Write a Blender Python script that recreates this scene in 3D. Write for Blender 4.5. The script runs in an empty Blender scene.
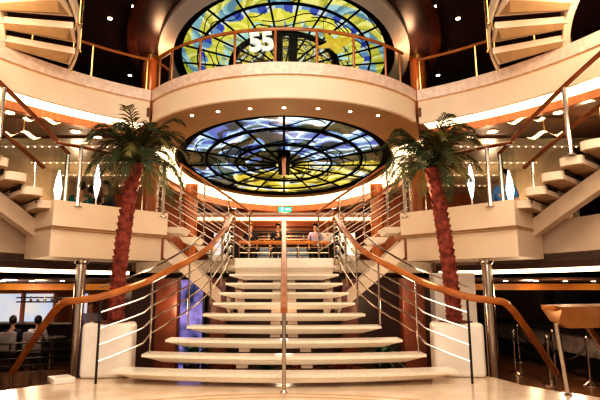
import bpy, bmesh, math, random
from math import sin, cos, pi, atan, sqrt, radians as R
from mathutils import Vector, Matrix, noise
random.seed(7)
C = bpy.context.scene.collection
# ------------------------------------------------------------------ camera numbers
TH = atan(88/500); F = 500.0; EH = 1.19
def ray(px, py):
    x = px-284; y = 200-py
    return x, F*cos(TH)-y*sin(TH), F*sin(TH)+y*cos(TH)
def atz(px, py, z):
    x, f, u = ray(px, py); k = (z-EH)/u
    return Vector((x*k, f*k, z))
def aty(px, py, Y):
    x, f, u = ray(px, py); k = Y/f
    return Vector((x*k, Y, EH+u*k))
# ------------------------------------------------------------------ materials
def mat(name, col, rough=.5, metal=0, col2=None, scale=6, emit=0, bump=0, stretch=(1,1,1), spec=.5, coat=0, detail=4):
    m = bpy.data.materials.new(name); m.use_nodes = True
    nt = m.node_tree; b = nt.nodes['Principled BSDF']
    b.inputs['Base Color'].default_value = (*col, 1)
    b.inputs['Roughness'].default_value = rough
    b.inputs['Metallic'].default_value = metal
    b.inputs['Specular IOR Level'].default_value = spec
    b.inputs['Coat Weight'].default_value = coat
    b.inputs['Coat Roughness'].default_value = .1
    if emit:
        b.inputs['Emission Color'].default_value = (*col, 1)
        b.inputs['Emission Strength'].default_value = emit
    tc = nt.nodes.new('ShaderNodeTexCoord'); mp = nt.nodes.new('ShaderNodeMapping')
    mp.inputs['Scale'].default_value = stretch
    n = nt.nodes.new('ShaderNodeTexNoise'); n.inputs['Scale'].default_value = scale; n.inputs['Detail'].default_value = detail
    nt.links.new(tc.outputs['Object'], mp.inputs[0]); nt.links.new(mp.outputs[0], n.inputs['Vector'])
    c2 = col2 if col2 else tuple(c*.86 for c in col)
    r = nt.nodes.new('ShaderNodeValToRGB')
    r.color_ramp.elements[0].position = .35; r.color_ramp.elements[0].color = (*c2, 1)
    r.color_ramp.elements[1].position = .65; r.color_ramp.elements[1].color = (*col, 1)
    nt.links.new(n.outputs['Fac'], r.inputs[0]); nt.links.new(r.outputs[0], b.inputs['Base Color'])
    if emit: nt.links.new(r.outputs[0], b.inputs['Emission Color'])
    if bump:
        bp = nt.nodes.new('ShaderNodeBump'); bp.inputs['Strength'].default_value = bump; bp.inputs['Distance'].default_value = .02
        nt.links.new(n.outputs['Fac'], bp.inputs['Height']); nt.links.new(bp.outputs[0], b.inputs['Normal'])
    return m
M = {}
M['cream'] = mat('cream_paint', (.80,.67,.54), .45, col2=(.76,.62,.49), scale=1.5)
M['granite'] = mat('pale_granite', (.84,.68,.59), .25, col2=(.72,.55,.46), scale=14, detail=8)
M['tread'] = mat('tread_stone', (.93,.85,.74), .22, col2=(.86,.77,.64), scale=30, detail=8)
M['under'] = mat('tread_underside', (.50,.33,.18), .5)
M['marble'] = mat('polished_marble', (.82,.69,.56), .2, col2=(.72,.56,.42), scale=3, detail=8, coat=.3)
M['inlay'] = mat('marble_inlay', (.70,.45,.26), .14, scale=8)
M['planter'] = mat('planter_stone', (.92,.86,.79), .35, col2=(.87,.80,.72), scale=3)
M['wood'] = mat('handrail_wood', (.50,.19,.05), .25, col2=(.36,.12,.03), scale=5, stretch=(1,1,1), coat=.5)
M['panel'] = mat('wood_panel', (.40,.13,.035), .3, col2=(.30,.085,.02), scale=3, stretch=(4,4,.4), coat=.2)
M['redpanel'] = mat('red_marble', (.20,.06,.03), .3, col2=(.13,.038,.02), scale=4)
M['chrome'] = mat('chrome', (.70,.62,.55), .2, 1)
M['brass'] = mat('brass', (.75,.52,.22), .2, 1)
M['dark'] = mat('dark_metal', (.02,.016,.014), .35)
M['black'] = mat('black_leading', (.004,.003,.003), .8, spec=.05)
M['darkceil'] = mat('dark_ceiling', (.10,.052,.045), .3, col2=(.08,.04,.035), scale=2)
M['brownceil'] = mat('brown_ceiling', (.17,.085,.045), .45, col2=(.13,.065,.035), scale=2)
M['tan'] = mat('tan_ceiling', (.36,.20,.085), .5, scale=1.5)
M['loungeceil'] = mat('lounge_ceiling', (.12,.065,.045), .3, col2=(.09,.045,.03), scale=2)
M['floorwood'] = mat('wood_floor', (.27,.13,.06), .25, col2=(.10,.04,.015), scale=3, stretch=(1,6,1))
M['cove'] = mat('cove_light', (1,.80,.52), .5, emit=2.3)
M['cove2'] = mat('cove_light_soft', (1,.78,.5), .5, emit=1.3)
M['gold'] = mat('gold_cove', (.85,.33,.05), .4, emit=.2, col2=(.45,.13,.02), scale=1.2)
M['striplamp'] = mat('strip_lamp', (1,.86,.68), .5, emit=1.6)
M['lamp'] = mat('lamp_glow', (1,.86,.66), .5, emit=7)
M['whiteglow'] = mat('white_glow', (.9,.95,1), .5, emit=3)
M['winglow'] = mat('window_glow', (.55,.62,.78), .5, emit=.6, col2=(.75,.7,.66), scale=2)
M['bluepic'] = mat('blue_picture', (.34,.28,.72), .4, emit=.5, col2=(.012,.03,.10), scale=3.6, detail=5)
M['green'] = mat('exit_green', (.03,.6,.25), .5, emit=1.5)
M['leaf'] = mat('palm_leaf', (.030,.042,.010), .65, col2=(.02,.04,.01), scale=8)
M['leaf2'] = mat('palm_leaf_dry', (.15,.12,.03), .5, col2=(.06,.06,.015), scale=8)
M['trunk'] = mat('palm_trunk', (.36,.085,.055), .7, col2=(.13,.025,.018), scale=12, bump=1, detail=6)
M['soil'] = mat('dark_foliage', (.05,.05,.02), .8, col2=(.2,.02,.02), scale=20)
M['skin'] = mat('skin', (.55,.30,.19), .5)
M['hair'] = mat('hair_dark', (.03,.018,.012), .6)
M['blond'] = mat('hair_blond', (.65,.42,.18), .6)
M['glass2'] = mat('dark_glass', (.01,.01,.012), .06, spec=.8)
M['barfront'] = mat('bar_marble', (.40,.34,.31), .2, col2=(.28,.23,.21), scale=6)
M['bronze'] = mat('bronze_wood', (.45,.24,.10), .2, .5, col2=(.33,.15,.05), scale=3)
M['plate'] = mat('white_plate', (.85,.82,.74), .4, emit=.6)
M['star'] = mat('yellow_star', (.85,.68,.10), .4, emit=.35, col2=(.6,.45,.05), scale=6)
M['pane_wall'] = mat('pale_wall', (.42,.34,.25), .3, col2=(.32,.25,.18), scale=1)
def shirt(name, c): return mat(name, c, .8)
M['teal'] = shirt('teal_cloth', (.0,.16,.15)); M['navy'] = shirt('dark_cloth', (.02,.02,.04)); M['white'] = shirt('white_cloth', (.75,.75,.8))
M['blue'] = shirt('blue_cloth', (.06,.2,.45)); M['trouser'] = shirt('trousers', (.03,.03,.035)); M['lilac'] = shirt('lilac_cloth', (.45,.42,.65))
M['woodshade'] = mat('shaded_wood_rail', (.20,.06,.02), .2, col2=(.12,.035,.01), scale=5, coat=.4)  # the handrail wood again, with shade put into its colour
def glassmat():
    m = bpy.data.materials.new('balustrade_glass'); m.use_nodes = True; nt = m.node_tree
    for n in list(nt.nodes): nt.nodes.remove(n)
    o = nt.nodes.new('ShaderNodeOutputMaterial'); t = nt.nodes.new('ShaderNodeBsdfTransparent'); g = nt.nodes.new('ShaderNodeBsdfGlossy')
    g.inputs['Roughness'].default_value = .04; t.inputs[0].default_value = (.86,.9,.88,1)
    mx = nt.nodes.new('ShaderNodeMixShader'); fr = nt.nodes.new('ShaderNodeFresnel'); fr.inputs[0].default_value = 1.16
    nt.links.new(fr.outputs[0], mx.inputs[0]); nt.links.new(t.outputs[0], mx.inputs[1]); nt.links.new(g.outputs[0], mx.inputs[2]); nt.links.new(mx.outputs[0], o.inputs[0])
    return m
M['glass'] = glassmat()
def vcolmat(name, strength):
    m = bpy.data.materials.new(name); m.use_nodes = True; nt = m.node_tree; b = nt.nodes['Principled BSDF']
    a = nt.nodes.new('ShaderNodeVertexColor'); a.layer_name = 'Col'
    b.inputs['Base Color'].default_value = (.02,.02,.02,1); b.inputs['Specular IOR Level'].default_value = .2; nt.links.new(a.outputs[0], b.inputs['Emission Color'])
    b.inputs['Emission Strength'].default_value = strength; b.inputs['Roughness'].default_value = .25
    return m
# ------------------------------------------------------------------ mesh helpers
def obj(name, bm, m, parent=None, smooth=True, label=None):
    bmesh.ops.recalc_face_normals(bm, faces=bm.faces[:])
    me = bpy.data.meshes.new(name); bm.to_mesh(me); bm.free()
    if smooth:
        me.shade_smooth()
        try: me.set_sharp_from_angle(angle=R(35))
        except Exception: pass
    o = bpy.data.objects.new(name, me); C.objects.link(o)
    if m: me.materials.append(m)
    if parent:
        o.parent = parent; o.location = -parent.location if parent.get('_w') else (0,0,0)
    if label: o['label'] = label
    return o
def tag(o, label, cat, group=None, kind=None):
    o['label'] = label; o['category'] = cat
    if group: o['group'] = group
    if kind: o['kind'] = kind
    return o
def thing(name, label, cat, loc=(0,0,0), group=None):
    """Empty at the thing's base; children are given in world coordinates"""
    o = bpy.data.objects.new(name, None); C.objects.link(o); o.location = loc; o.empty_display_size = .1
    o['_w'] = 1
    return tag(o, label, cat, group)
def struct(name, bm, m, parent=None, smooth=True):
    o = obj(name, bm, m, parent, smooth)
    if not parent: o['kind'] = 'structure'
    return o
def box(bm, c, s, rz=0, bev=0):
    r = bmesh.ops.create_cube(bm, size=1); vs = r['verts']
    bmesh.ops.scale(bm, vec=s, verts=vs)
    if bev:
        es = list({e for v in vs for e in v.link_edges}); g = bmesh.ops.bevel(bm, geom=es, offset=bev, segments=3, affect='EDGES', profile=.5)
        vs = list({v for f in g['faces'] for v in f.verts} | {v for v in vs if v.is_valid})
    bmesh.ops.rotate(bm, cent=(0,0,0), matrix=Matrix.Rotation(rz, 3, 'Z'), verts=vs)
    bmesh.ops.translate(bm, vec=c, verts=vs); return bm
def B(): return bmesh.new()
def boxo(c, s, rz=0, bev=0): return box(B(), c, s, rz, bev)
def tube(bm, pts, r, seg=8, cap=True, sx=1, sz=1):
    pts = [Vector(p) for p in pts]; rings = []; n = len(pts)
    for i, p in enumerate(pts):
        t = (pts[min(i+1, n-1)]-pts[max(i-1, 0)]).normalized()
        up = Vector((0,0,1)) if abs(t.z) < .95 else Vector((0,1,0))
        a = t.cross(up).normalized(); b = a.cross(t).normalized()
        rr = r[i] if isinstance(r, (list, tuple)) else r
        rings.append([bm.verts.new(p+a*cos(2*pi*k/seg)*rr*sx+b*sin(2*pi*k/seg)*rr*sz) for k in range(seg)])
    for i in range(n-1):
        for k in range(seg):
            bm.faces.new((rings[i][k], rings[i][(k+1)%seg], rings[i+1][(k+1)%seg], rings[i+1][k]))
    if cap and seg > 2: bm.faces.new(rings[0][::-1]); bm.faces.new(rings[-1])
    return bm
def lathe(bm, prof, c=(0,0,0), seg=20):
    rings = []
    for r, z in prof: rings.append([bm.verts.new((c[0]+r*cos(2*pi*k/seg), c[1]+r*sin(2*pi*k/seg), c[2]+z)) for k in range(seg)])
    for i in range(len(prof)-1):
        for k in range(seg): bm.faces.new((rings[i][k], rings[i][(k+1)%seg], rings[i+1][(k+1)%seg], rings[i+1][k]))
    bm.faces.new(rings[0][::-1]); bm.faces.new(rings[-1]); return bm
def prism(bm, poly, z0, z1):
    a = [bm.verts.new((x, y, z0)) for x, y in poly]; b = [bm.verts.new((x, y, z1)) for x, y in poly]
    n = len(poly); bm.faces.new(a[::-1]); bm.faces.new(b)
    for i in range(n): bm.faces.new((a[i], a[(i+1)%n], b[(i+1)%n], b[i]))
    return bm
def wall_strip(bm, inner, outer, z0, z1):
    """closed-section curved band between two polylines"""
    n = len(inner); rows = []
    for i in range(n):
        rows.append([bm.verts.new((*inner[i], z0)), bm.verts.new((*outer[i], z0)), bm.verts.new((*outer[i], z1)), bm.verts.new((*inner[i], z1))])
    for i in range(n-1):
        for k in range(4): bm.faces.new((rows[i][k], rows[i][(k+1)%4], rows[i+1][(k+1)%4], rows[i+1][k]))
    bm.faces.new(rows[0]); bm.faces.new(rows[-1][::-1]); return bm
def cat(pts, n=8):
    pts = [Vector(p) for p in pts]; P = [pts[0]*2-pts[1]]+pts+[pts[-1]*2-pts[-2]]; out = []
    for i in range(1, len(P)-2):
        for k in range(n):
            t = k/n; a, b, c, d = P[i-1:i+3]
            out.append(.5*((2*b)+(c-a)*t+(2*a-5*b+4*c-d)*t*t+(-a+3*b-3*c+d)*t**3))
    out.append(pts[-1]); return out
def samp(path, u):
    """point at fraction u of arclength"""
    L = [0]
    for a, b in zip(path, path[1:]): L.append(L[-1]+(b-a).length)
    t = u*L[-1]
    for i in range(len(path)-1):
        if t <= L[i+1]: return path[i].lerp(path[i+1], (t-L[i])/max(1e-9, L[i+1]-L[i]))
    return path[-1].copy()
def offs(poly, d):
    """offset an open 2D polyline to its left by d"""
    out = []; n = len(poly)
    for i, p in enumerate(poly):
        a = Vector(poly[max(i-1, 0)]); b = Vector(poly[min(i+1, n-1)]); t = (b-a).normalized()
        out.append((p[0]-t.y*d, p[1]+t.x*d))
    return out
mir = lambda s, p: Vector((s*p[0], p[1], p[2]))
side = {-1: 'left', 1: 'right'}

def railing(name, label, top, drop, posts, bars, rtop=.035, rpost=.016, rbar=.009, topm='wood', glass=False, barspan=(0,1), cat_='railing', group=None, postm='chrome', n=6, flat=False):
    """top: handrail points; drop(u) height of rail over its foot; posts: list of u; bars: fractions of height below the rail"""
    path = cat(top, n)
    base = samp(path, .5); t = thing(name, label, cat_, (base.x, base.y, base.z-drop), group)
    obj('handrail', tube(B(), path, rtop, 10, sz=.8 if flat else 1), M[topm], t)
    for u in posts:
        p = samp(path, u); po = obj('post', tube(B(), [p-Vector((0,0,drop)), p-Vector((0,0,rtop*.5))], rpost, 8), M[postm], t)
        obj('foot_flange', lathe(B(), [(rpost*2.2,0),(rpost*2.2,.012),(rpost,.03)], p-Vector((0,0,drop)), 10), M[postm], po)
    us = [barspan[0]+(barspan[1]-barspan[0])*k/24 for k in range(25)]
    for fr in bars:
        obj('rail_bar', tube(B(), [samp(path, u)-Vector((0,0,drop*fr)) for u in us], rbar, 6), M['chrome'], t)
    if glass:
        bm = B(); rows = []
        for u in us:
            p = samp(path, u); rows.append((bm.verts.new(p-Vector((0,0,.06))), bm.verts.new(p-Vector((0,0,drop*.93)))))
        for a, b in zip(rows, rows[1:]): bm.faces.new((a[0], a[1], b[1], b[0]))
        obj('glass_panel', bm, M['glass'], t)
    return t

# ================================================================== SETTING
ZA, ZB, ZC, ZD = -.85, 1.76, 4.42, 7.0
# platform floor
plat = [(-3.9,5.55),(-3.33,6.17),(-2.95,6.62),(-2.78,6.98),(-2.3,7.28),(-1.2,7.4),(1.2,7.4),(2.1,7.7),(2.62,7.5),(2.86,7.0),(2.96,6.55),(3.2,6.15),(3.55,5.75),(4.2,5.0),(4.6,3.5),(4.6,-2.5),(-4.6,-2.5),(-4.6,4.2)]
struct('floor', prism(B(), plat, -.16, 0), M['marble'], smooth=False)
bm = B()
for r in (3.1, 3.28):   # inlay rings on the platform
    o_, i_ = [(r*cos(a), 2.75+r*sin(a)) for a in [R(20+140*k/48) for k in range(49)]], [((r-.05)*cos(a), 2.75+(r-.05)*sin(a)) for a in [R(20+140*k/48) for k in range(49)]]
    wall_strip(bm, i_, o_, .001, .004)
struct('trim_1', bm, M['inlay'])
struct('trim_2', prism(B(), [(x*.97, y-.06 if y > 0 else y) for x, y in plat], ZA, -.16), M['cream'], smooth=False)
struct('floor_lower', prism(B(), [(-14,-3),(14,-3),(14,24),(-14,24)], ZA-.2, ZA), M['floorwood'], smooth=False)
# outer walls
struct('wall_back', prism(B(), [(-14,22),(14,22),(14,22.3),(-14,22.3)], ZA, ZD+.3), M['panel'], smooth=False)
struct('wall_left', prism(B(), [(-14.3,-3),(-14,-3),(-14,22),(-14.3,22)], ZA, ZD+.3), M['panel'], smooth=False)
struct('wall_right', prism(B(), [(14,-3),(14.3,-3),(14.3,22),(14,22)], ZA, ZD+.3), M['panel'], smooth=False)

def oval_hole_plate(a, b, cy, z0, z1, rect, seg=72):
    """rectangle (x0,y0,x1,y1) with an elliptical hole"""
    bm = B(); x0, y0, x1, y1 = rect; inn, out = [], []
    for k in range(seg):
        th = 2*pi*k/seg; dx, dy = cos(th), sin(th)
        inn.append((a*dx, cy+b*dy))
        ts = []
        if dx > 1e-9: ts.append(x1/dx)
        if dx < -1e-9: ts.append(x0/dx)
        if dy > 1e-9: ts.append((y1-cy)/dy)
        if dy < -1e-9: ts.append((y0-cy)/dy)
        t = min(ts); out.append((t*dx, cy+t*dy))
    vi = [[bm.verts.new((*p, z)) for p in inn] for z in (z0, z1)]; vo = [[bm.verts.new((*p, z)) for p in out] for z in (z0, z1)]
    for k in range(seg):
        j = (k+1)%seg
        bm.faces.new((vi[0][k], vi[0][j], vo[0][j], vo[0][k])); bm.faces.new((vi[1][k], vi[1][j], vo[1][j], vo[1][k]))
        bm.faces.new((vi[0][k], vi[0][j], vi[1][j], vi[1][k])); bm.faces.new((vo[0][k], vo[0][j], vo[1][j], vo[1][k]))
    return bm
def oval_ring(bm, a0, b0, a1, b1, cy, z0, z1, seg=72, t0=0, t1=360):
    full = (t1-t0) >= 360
    A = [R(t0+(t1-t0)*k/seg) for k in range(seg+1)]
    return wall_strip(bm, [(a0*cos(t), cy+b0*sin(t)) for t in A], [(a1*cos(t), cy+b1*sin(t)) for t in A], z0, z1)
# top ceiling with the oval recess
struct('ceiling', oval_hole_plate(2.95, 4.25, 12.9, ZD, ZD+.3, (-14,-3,14,22.3)), M['darkceil'], smooth=False)
struct('trim_3', oval_ring(B(), 2.9, 4.15, 3.25, 4.6, 12.9, ZD-.10, ZD+.02), M['cream'])
struct('trim_4', oval_ring(B(), 3.75, 5.3, 3.95, 5.55, 12.9, ZD-.12, ZD+.02), M['redpanel'])

# ---- deck C (the gallery above): inner edge = side arcs + projecting bow
cB, RB_ = (0, 10.56), 3.06
bow = [(cB[0]+RB_*cos(a), cB[1]+RB_*sin(a)) for a in [R(270-52.5+105*k/40) for k in range(41)]]      # left -> right
cS, RS = (0, 4.42), 4.9
def sarc(a0, a1, n=30): return [(cS[0]+RS*cos(R(a0+(a1-a0)*k/n)), cS[1]+RS*sin(R(a0+(a1-a0)*k/n))) for k in range(n+1)]
la = sarc(200, 119.8); ra = [(-x, y) for x, y in la][::-1]
edge = la+bow[1:-1]+ra                         # left to right
def deckpoly(e, ymax=22, xo=14): return e+[(xo, e[-1][1]), (xo, ymax), (-xo, ymax), (-xo, e[0][1])]
# soffit plate with oval hole: build as a strip from edge/oval; left, right and middle pieces
def deck_slab(e, z0, z1):
    """slab from inner edge e out to a big rect, with an oval hole (lower stained glass)"""
    bm = B(); a, b, cy = 2.75, 4.3, 12.85; n = len(e)
    # front half of oval faced to edge, outer rest faced to rect
    ang = []
    m = []
    outer = []
    for k in range(n):
        x, y = e[k]; t = math.atan2(y-cy, x)
        if t > pi/2: t -= 2*pi
        ang.append(t)
    def hole(t): 
        dx, dy = cos(t), sin(t); s = 1/sqrt((dx/a)**2+(dy/b)**2); return (s*dx, cy+s*dy)
    rings = [[bm.verts.new((*p, z)) for p in e] for z in (z0, z1)]
    # rect
    def rect(t):
        dx, dy = cos(t), sin(t); ts = []
        if dx > 1e-9: ts.append(14/dx)
        if dx < -1e-9: ts.append(-14/dx)
        if dy > 1e-9: ts.append((22-cy)/dy)
        t_ = min(ts); return (t_*dx, cy+t_*dy)
    t0, t1 = ang[0], ang[-1]
    return bm, ang, hole
# simple approach: rectangular strips left/right of x=+-3.2 and centre piece
def plate(poly_in, poly_out, z0, z1, m, name):
    return struct(name, wall_strip(B(), poly_in, poly_out, z0, z1), m)
bm = B()
wall_strip(bm, offs(la,.1), [(-14, y) for x, y in la], ZC-.17, ZC+.0)
struct('ceiling_gallery_left', bm, M['brownceil'], smooth=False)
bm = B(); wall_strip(bm, offs(ra,.1), [(14, y) for x, y in ra], ZC-.17, ZC)
struct('ceiling_gallery_right', bm, M['brownceil'], smooth=False)
# side areas beyond the arcs' ends (y > 8.67)
for s in (-1, 1):
    bm = B(); wall_strip(bm, [(s*2.44,8.67),(s*3.0,10.5),(s*3.0,22)], [(s*14,8.67),(s*14,10.5),(s*14,22)], ZC-.17, ZC)
    struct('ceiling_hall_'+side[s], bm, M['brownceil'], smooth=False)
# centre piece with oval hole
a_, b_, cy_ = 2.68, 4.15, 12.75
bm = B(); front, holef = [], []
for k in range(61):
    t = R(180+180*k/60); holef.append((a_*cos(t), cy_+b_*sin(t)))
    u = (a_*cos(t)+a_)/(2*a_)
    x = -3.0+6*u
    ph = math.asin(max(-1, min(1, x/3.06))) if abs(x) < 2.43 else None
    y = cB[1]-sqrt(RB_**2-x*x) if abs(x) <= 2.43 else 8.67+(abs(x)-2.43)*3.2
    front.append((x, y+.09))
wall_strip(bm, front, holef, ZC-.17, ZC)
back = [(-3.0+6*k/60, 22) for k in range(61)]; holeb = [(a_*cos(R(180-180*k/60)), cy_+b_*sin(R(180-180*k/60))) for k in range(61)]
wall_strip(bm, holeb, back, ZC-.17, ZC)
wall_strip(bm, [(-3.0,10.4),(-3.0,12.75)], [(-2.6,11),(-2.68,12.75)], ZC-.17, ZC); wall_strip(bm, [(3.0,10.4),(3.0,12.75)], [(2.6,11),(2.68,12.75)], ZC-.17, ZC)
wall_strip(bm, [(-3.0,12.75),(-3.0,22)], [(-2.68,12.75),(-2.9,22)], ZC-.17, ZC); wall_strip(bm, [(3.0,12.75),(3.0,22)], [(2.68,12.75),(2.9,22)], ZC-.17, ZC)
struct('ceiling_hall', bm, M['tan'], smooth=False)
# bright cove behind the lower glass
struct('trim_5', oval_ring(B(), 2.72, 4.2, 3.3, 5.6, 12.75, ZC-.2, ZC-.175, t0=-28, t1=208), M['cove'])
struct('trim_6', oval_ring(B(), 3.3, 5.6, 3.4, 5.75, 12.75, ZC-.42, ZC-.175, t0=-28, t1=208), M['panel'])
# fascias
def fascia(e, name, sgn=1):
    o0 = offs(e, .0); o1 = offs(e, -.0)
    t = None
    return t
# bow balcony (thing)
t = thing('balcony', 'curved cream balcony bulging out between the two stained glass ceilings', 'balcony', (0,7.5,ZC-.17))
bw = bow
obj('upper_band', wall_strip(B(), bw, offs(bw, .16), ZC+.14, 4.76), M['granite'], t)
obj('groove', wall_strip(B(), offs(bw,.03), offs(bw, .16), ZC+.11, ZC+.14), M['inlay'], t)
bw2 = offs(bw, .03)
obj('lower_band', wall_strip(B(), bw2, offs(bw, .09), ZC-.25, ZC+.11), M['cream'], t)
for s in (-1, 1):
    e = la if s < 0 else ra
    t = thing('balcony', 'long curved cream gallery edge over the %s palm with a bright cove light beneath' % side[s], 'balcony', (s*4.3, 6.8, ZC-.17))
    obj('upper_band', wall_strip(B(), e, offs(e, .16), ZC+.14, 4.76), M['granite'], t)
    obj('groove', wall_strip(B(), offs(e,.03), offs(e, .16), ZC+.11, ZC+.14), M['inlay'], t)
    obj('lower_band', wall_strip(B(), offs(e,.03), offs(e, .09), ZC-.29, ZC+.11), M['cream'], t)
    obj('cove_strip', wall_strip(B(), offs(e, .09), offs(e, .72), ZC-.20, ZC-.175), M['cove'], t)
    obj('cove_lip', wall_strip(B(), offs(e, .72), offs(e, .84), ZC-.34, ZC-.175), M['panel'], t)

# ---- deck B
cE, RE = (0, 6.2), 4.95
def earc(a0, a1, n=24, r=RE): return [(r*cos(R(a0+(a1-a0)*k/n)), cE[1]+r*sin(R(a0+(a1-a0)*k/n))) for k in range(n+1)]
for s in (-1, 1):
    e = earc(185, 128); e = [(-s*x, y) for x, y in e]   # s=-1 -> x negative
    far = [(s*14, y) for x, y in e]
    struct('ceiling_lower_'+side[s], wall_strip(B(), e, far, 1.52, 1.74), M['darkceil'], smooth=False)
    struct('floor_middle_'+side[s], wall_strip(B(), e, far, 1.74, ZB), M['floorwood'], smooth=False)
    sg = -1 if s < 0 else 1
    o = offs(e, .0)
    struct('trim_%d' % (7 if s < 0 else 8), wall_strip(B(), e, [(x*1.012, y) for x, y in e], 1.62, 2.3), M['cream'])
    in_ = [(x*.985, y-.0) for x, y in e]
    struct('trim_%d' % (9 if s < 0 else 10), wall_strip(B(), [(x*1.02, y+.05) for x, y in e], [(x*1.04, y+.1) for x, y in e], 1.45, 1.60), M['cove'])
    yE = e[-1][1]
    struct('floor_hall_'+side[s], prism(B(), [(s*3.05,yE),(s*14,yE),(s*14,22),(s*3.05,22)], 1.52, ZB), M['floorwood'], smooth=False)
struct('floor_hall', prism(B(), [(-.95,9.72),(.95,9.72),(1.25,10.4),(3.05,10.4),(3.05,22),(-3.05,22),(-3.05,10.4),(-1.25,10.4)], 1.5, ZB), M['tread'], smooth=False)
# deck B back wall, bar wall
struct('wall_hall', boxo((0,20.6,3.0), (13,.3,2.5)), M['panel'], smooth=False)
struct('trim_11', boxo((0,20.3,3.98), (12,.35,.10)), M['cove2'], smooth=False)
struct('trim_12', boxo((0,20.2,3.72), (12,.3,.16)), M['panel'], smooth=False)
struct('trim_13', boxo((0,19.9,4.16), (12,.9,.1)), M['redpanel'], smooth=False)

# ---- stained glass ceilings
def lerp(a, b, t): return tuple(x+(y-x)*t for x, y in zip(a, b))
def fbm(x, y, z): return noise.fractal(Vector((x, y, z)), 1, 2, 4)
def sm(x, y, z): return noise.noise(Vector((x, y, z)))
def low_col(r, t):
    x, y = r*cos(t), r*sin(t)
    wx = x+.25*sm(x*2.1, y*2.1, 5)+.10*sm(x*6, y*6, 2); wy = y+.22*sm(x*2.3+7, y*2.3, 1)+.08*sm(x*7, y*7, 9)
    n1 = sm(wx*2.2+3, wy*4.0, 3.3); n2 = sm(wx*3.5, wy*7.5, 12.1); n3 = sm(wx*8, wy*15, 4.4)
    far = wy+.25*wx > .16 and x > -.55 or (r < .3 and wy > -.02)
    if far and r < .97:
        if n2 < -.28: return (.05,.045,.015)
        if n2 < -.1: return (.24,.19,.02)
        if n2 < .16: return (.46,.37,.05) if n3 < .15 else (.62,.54,.16)
        if n2 < .34: return (.58,.50,.20)
        return (.62,.66,.60) if n3 > 0 else (.20,.28,.45)
    if n1 < -.16: return (.018,.022,.010) if n3 < .2 else (.06,.055,.025)
    if n1 < -.08: return (.035,.05,.03) if n2 < 0 else (.09,.06,.025)
    if n2 < -.30: return (.02,.03,.04)
    if n2 < -.14: return (.08,.12,.34)
    if n2 < .04: return (.20,.32,.44) if n3 < .1 else (.34,.46,.52)
    if n2 < .20: return (.50,.60,.62) if n3 < .2 else (.66,.70,.66)
    if n2 < .34: return (.16,.22,.44)
    return (.07,.11,.08)
def up_col(r, t):
    x, y = r*cos(t), r*sin(t); n = sm(x*4, y*4, 4); w = .02*sin(t*22); q = (t/(2*pi)*24) % 1
    if r > .79+w*.6:
        cyc = (t/(2*pi)*12+.3*sin(r*25)) % 1
        p = [(.48,.45,.08),(.62,.60,.22),(.34,.34,.05)] if cyc > .42 else [(.20,.36,.40),(.32,.48,.48),(.12,.22,.28)]
    elif r > .725+w: 
        cyc = int(t/(2*pi)*72) % 3
        p = [[(.05,.08,.34)],[(.48,.54,.54)],[(.14,.26,.42)]][cyc]
    elif r > .62+w: p = [(.52,.50,.07),(.66,.60,.14)]
    elif r > .50: p = [(.34,.55,.52),(.48,.62,.55),(.55,.52,.12)] if (q > .3) else [(.6,.52,.08),(.2,.3,.28)]
    elif r > .46: p = [(.06,.012,.01),(.10,.02,.015)]
    else: p = [(.45,.38,.06),(.62,.55,.16),(.22,.15,.03),(.50,.55,.45),(.08,.05,.02),(.6,.50,.08)]
    return p[int((n+1)*len(p)*2.3) % len(p)]
def stained(label, a, b, cy, z, fc, ringf, spokes, strength, lead, r0=0.0):
    t = thing('stained_glass_ceiling', label, 'ceiling window', (0, cy, z))
    bm = B(); cl = bm.loops.layers.float_color.new('Col'); NT, NR = 432, 90
    G = [[bm.verts.new((a*i/NR*cos(2*pi*k/NT), cy+b*i/NR*sin(2*pi*k/NT), z)) for k in range(NT)] for i in range(1, NR+1)]
    cv = bm.verts.new((0, cy, z))
    for i in range(NR):
        for k in range(NT):
            j = (k+1) % NT
            f = bm.faces.new((cv, G[0][k], G[0][j])) if i == 0 else bm.faces.new((G[i-1][k], G[i][k], G[i][j], G[i-1][j]))
            c = fc((i+.5)/NR, 2*pi*(k+.5)/NT)
            for l in f.loops: l[cl] = (*c, 1)
    obj('glass', bm, vcolmat('stained_glass', strength), t, smooth=False)
    for rf, w in ringf:
        obj('lead_ring', oval_ring(B(), a*(rf-w), b*(rf-w), a*(rf+w), b*(rf+w), cy, z-.05, z-.005, 96), M['black'], t)
    for k in range(spokes):
        th = 2*pi*k/spokes+(lead if lead else 0); bm = B()
        tube(bm, [(a*.08*cos(th), cy+b*.08*sin(th), z-.02), (a*cos(th), cy+b*sin(th), z-.02)], .024, 6)
        obj('lead_bar', bm, M['black'], t)
    # loose wavy leading between panes
    rnd = random.Random(spokes)
    bm = B()
    for q in range(56):
        r = rnd.uniform(.18, .95); th = rnd.uniform(0, 2*pi); pts = []
        dr, dt = rnd.uniform(-.06,.06), rnd.uniform(.25,.7)
        for k in range(12):
            u = k/11; rr = min(.97, r+dr*sin(u*6)+.05*u); tt = th+dt*u/max(.4, r)
            pts.append((a*rr*cos(tt), cy+b*rr*sin(tt), z-.012))
        tube(bm, pts, .011, 5)
    obj('lead_lines', bm, M['black'], t)
    return t
t = stained('oval blue, white and yellow stained glass ceiling under the curved balcony', 2.68, 4.15, 12.75, ZC-.04, low_col, [(.97,.045),(.74,.011),(.46,.009)], 16, 1.0, 0)
obj('hub', boxo((0,12.35,ZC-.12), (.30,1.9,.16), bev=.02), M['black'], t)
obj('hub_crossbar', boxo((0,12.35,ZC-.2), (.10,1.9,.06)), M['redpanel'], t)
t = stained('oval yellow and teal stained glass ceiling at the top of the atrium', 2.88, 4.15, 12.9, ZD+.08, up_col, [(.975,.04),(.80,.006),(.50,.022)], 24, .8, R(7.5))
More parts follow.
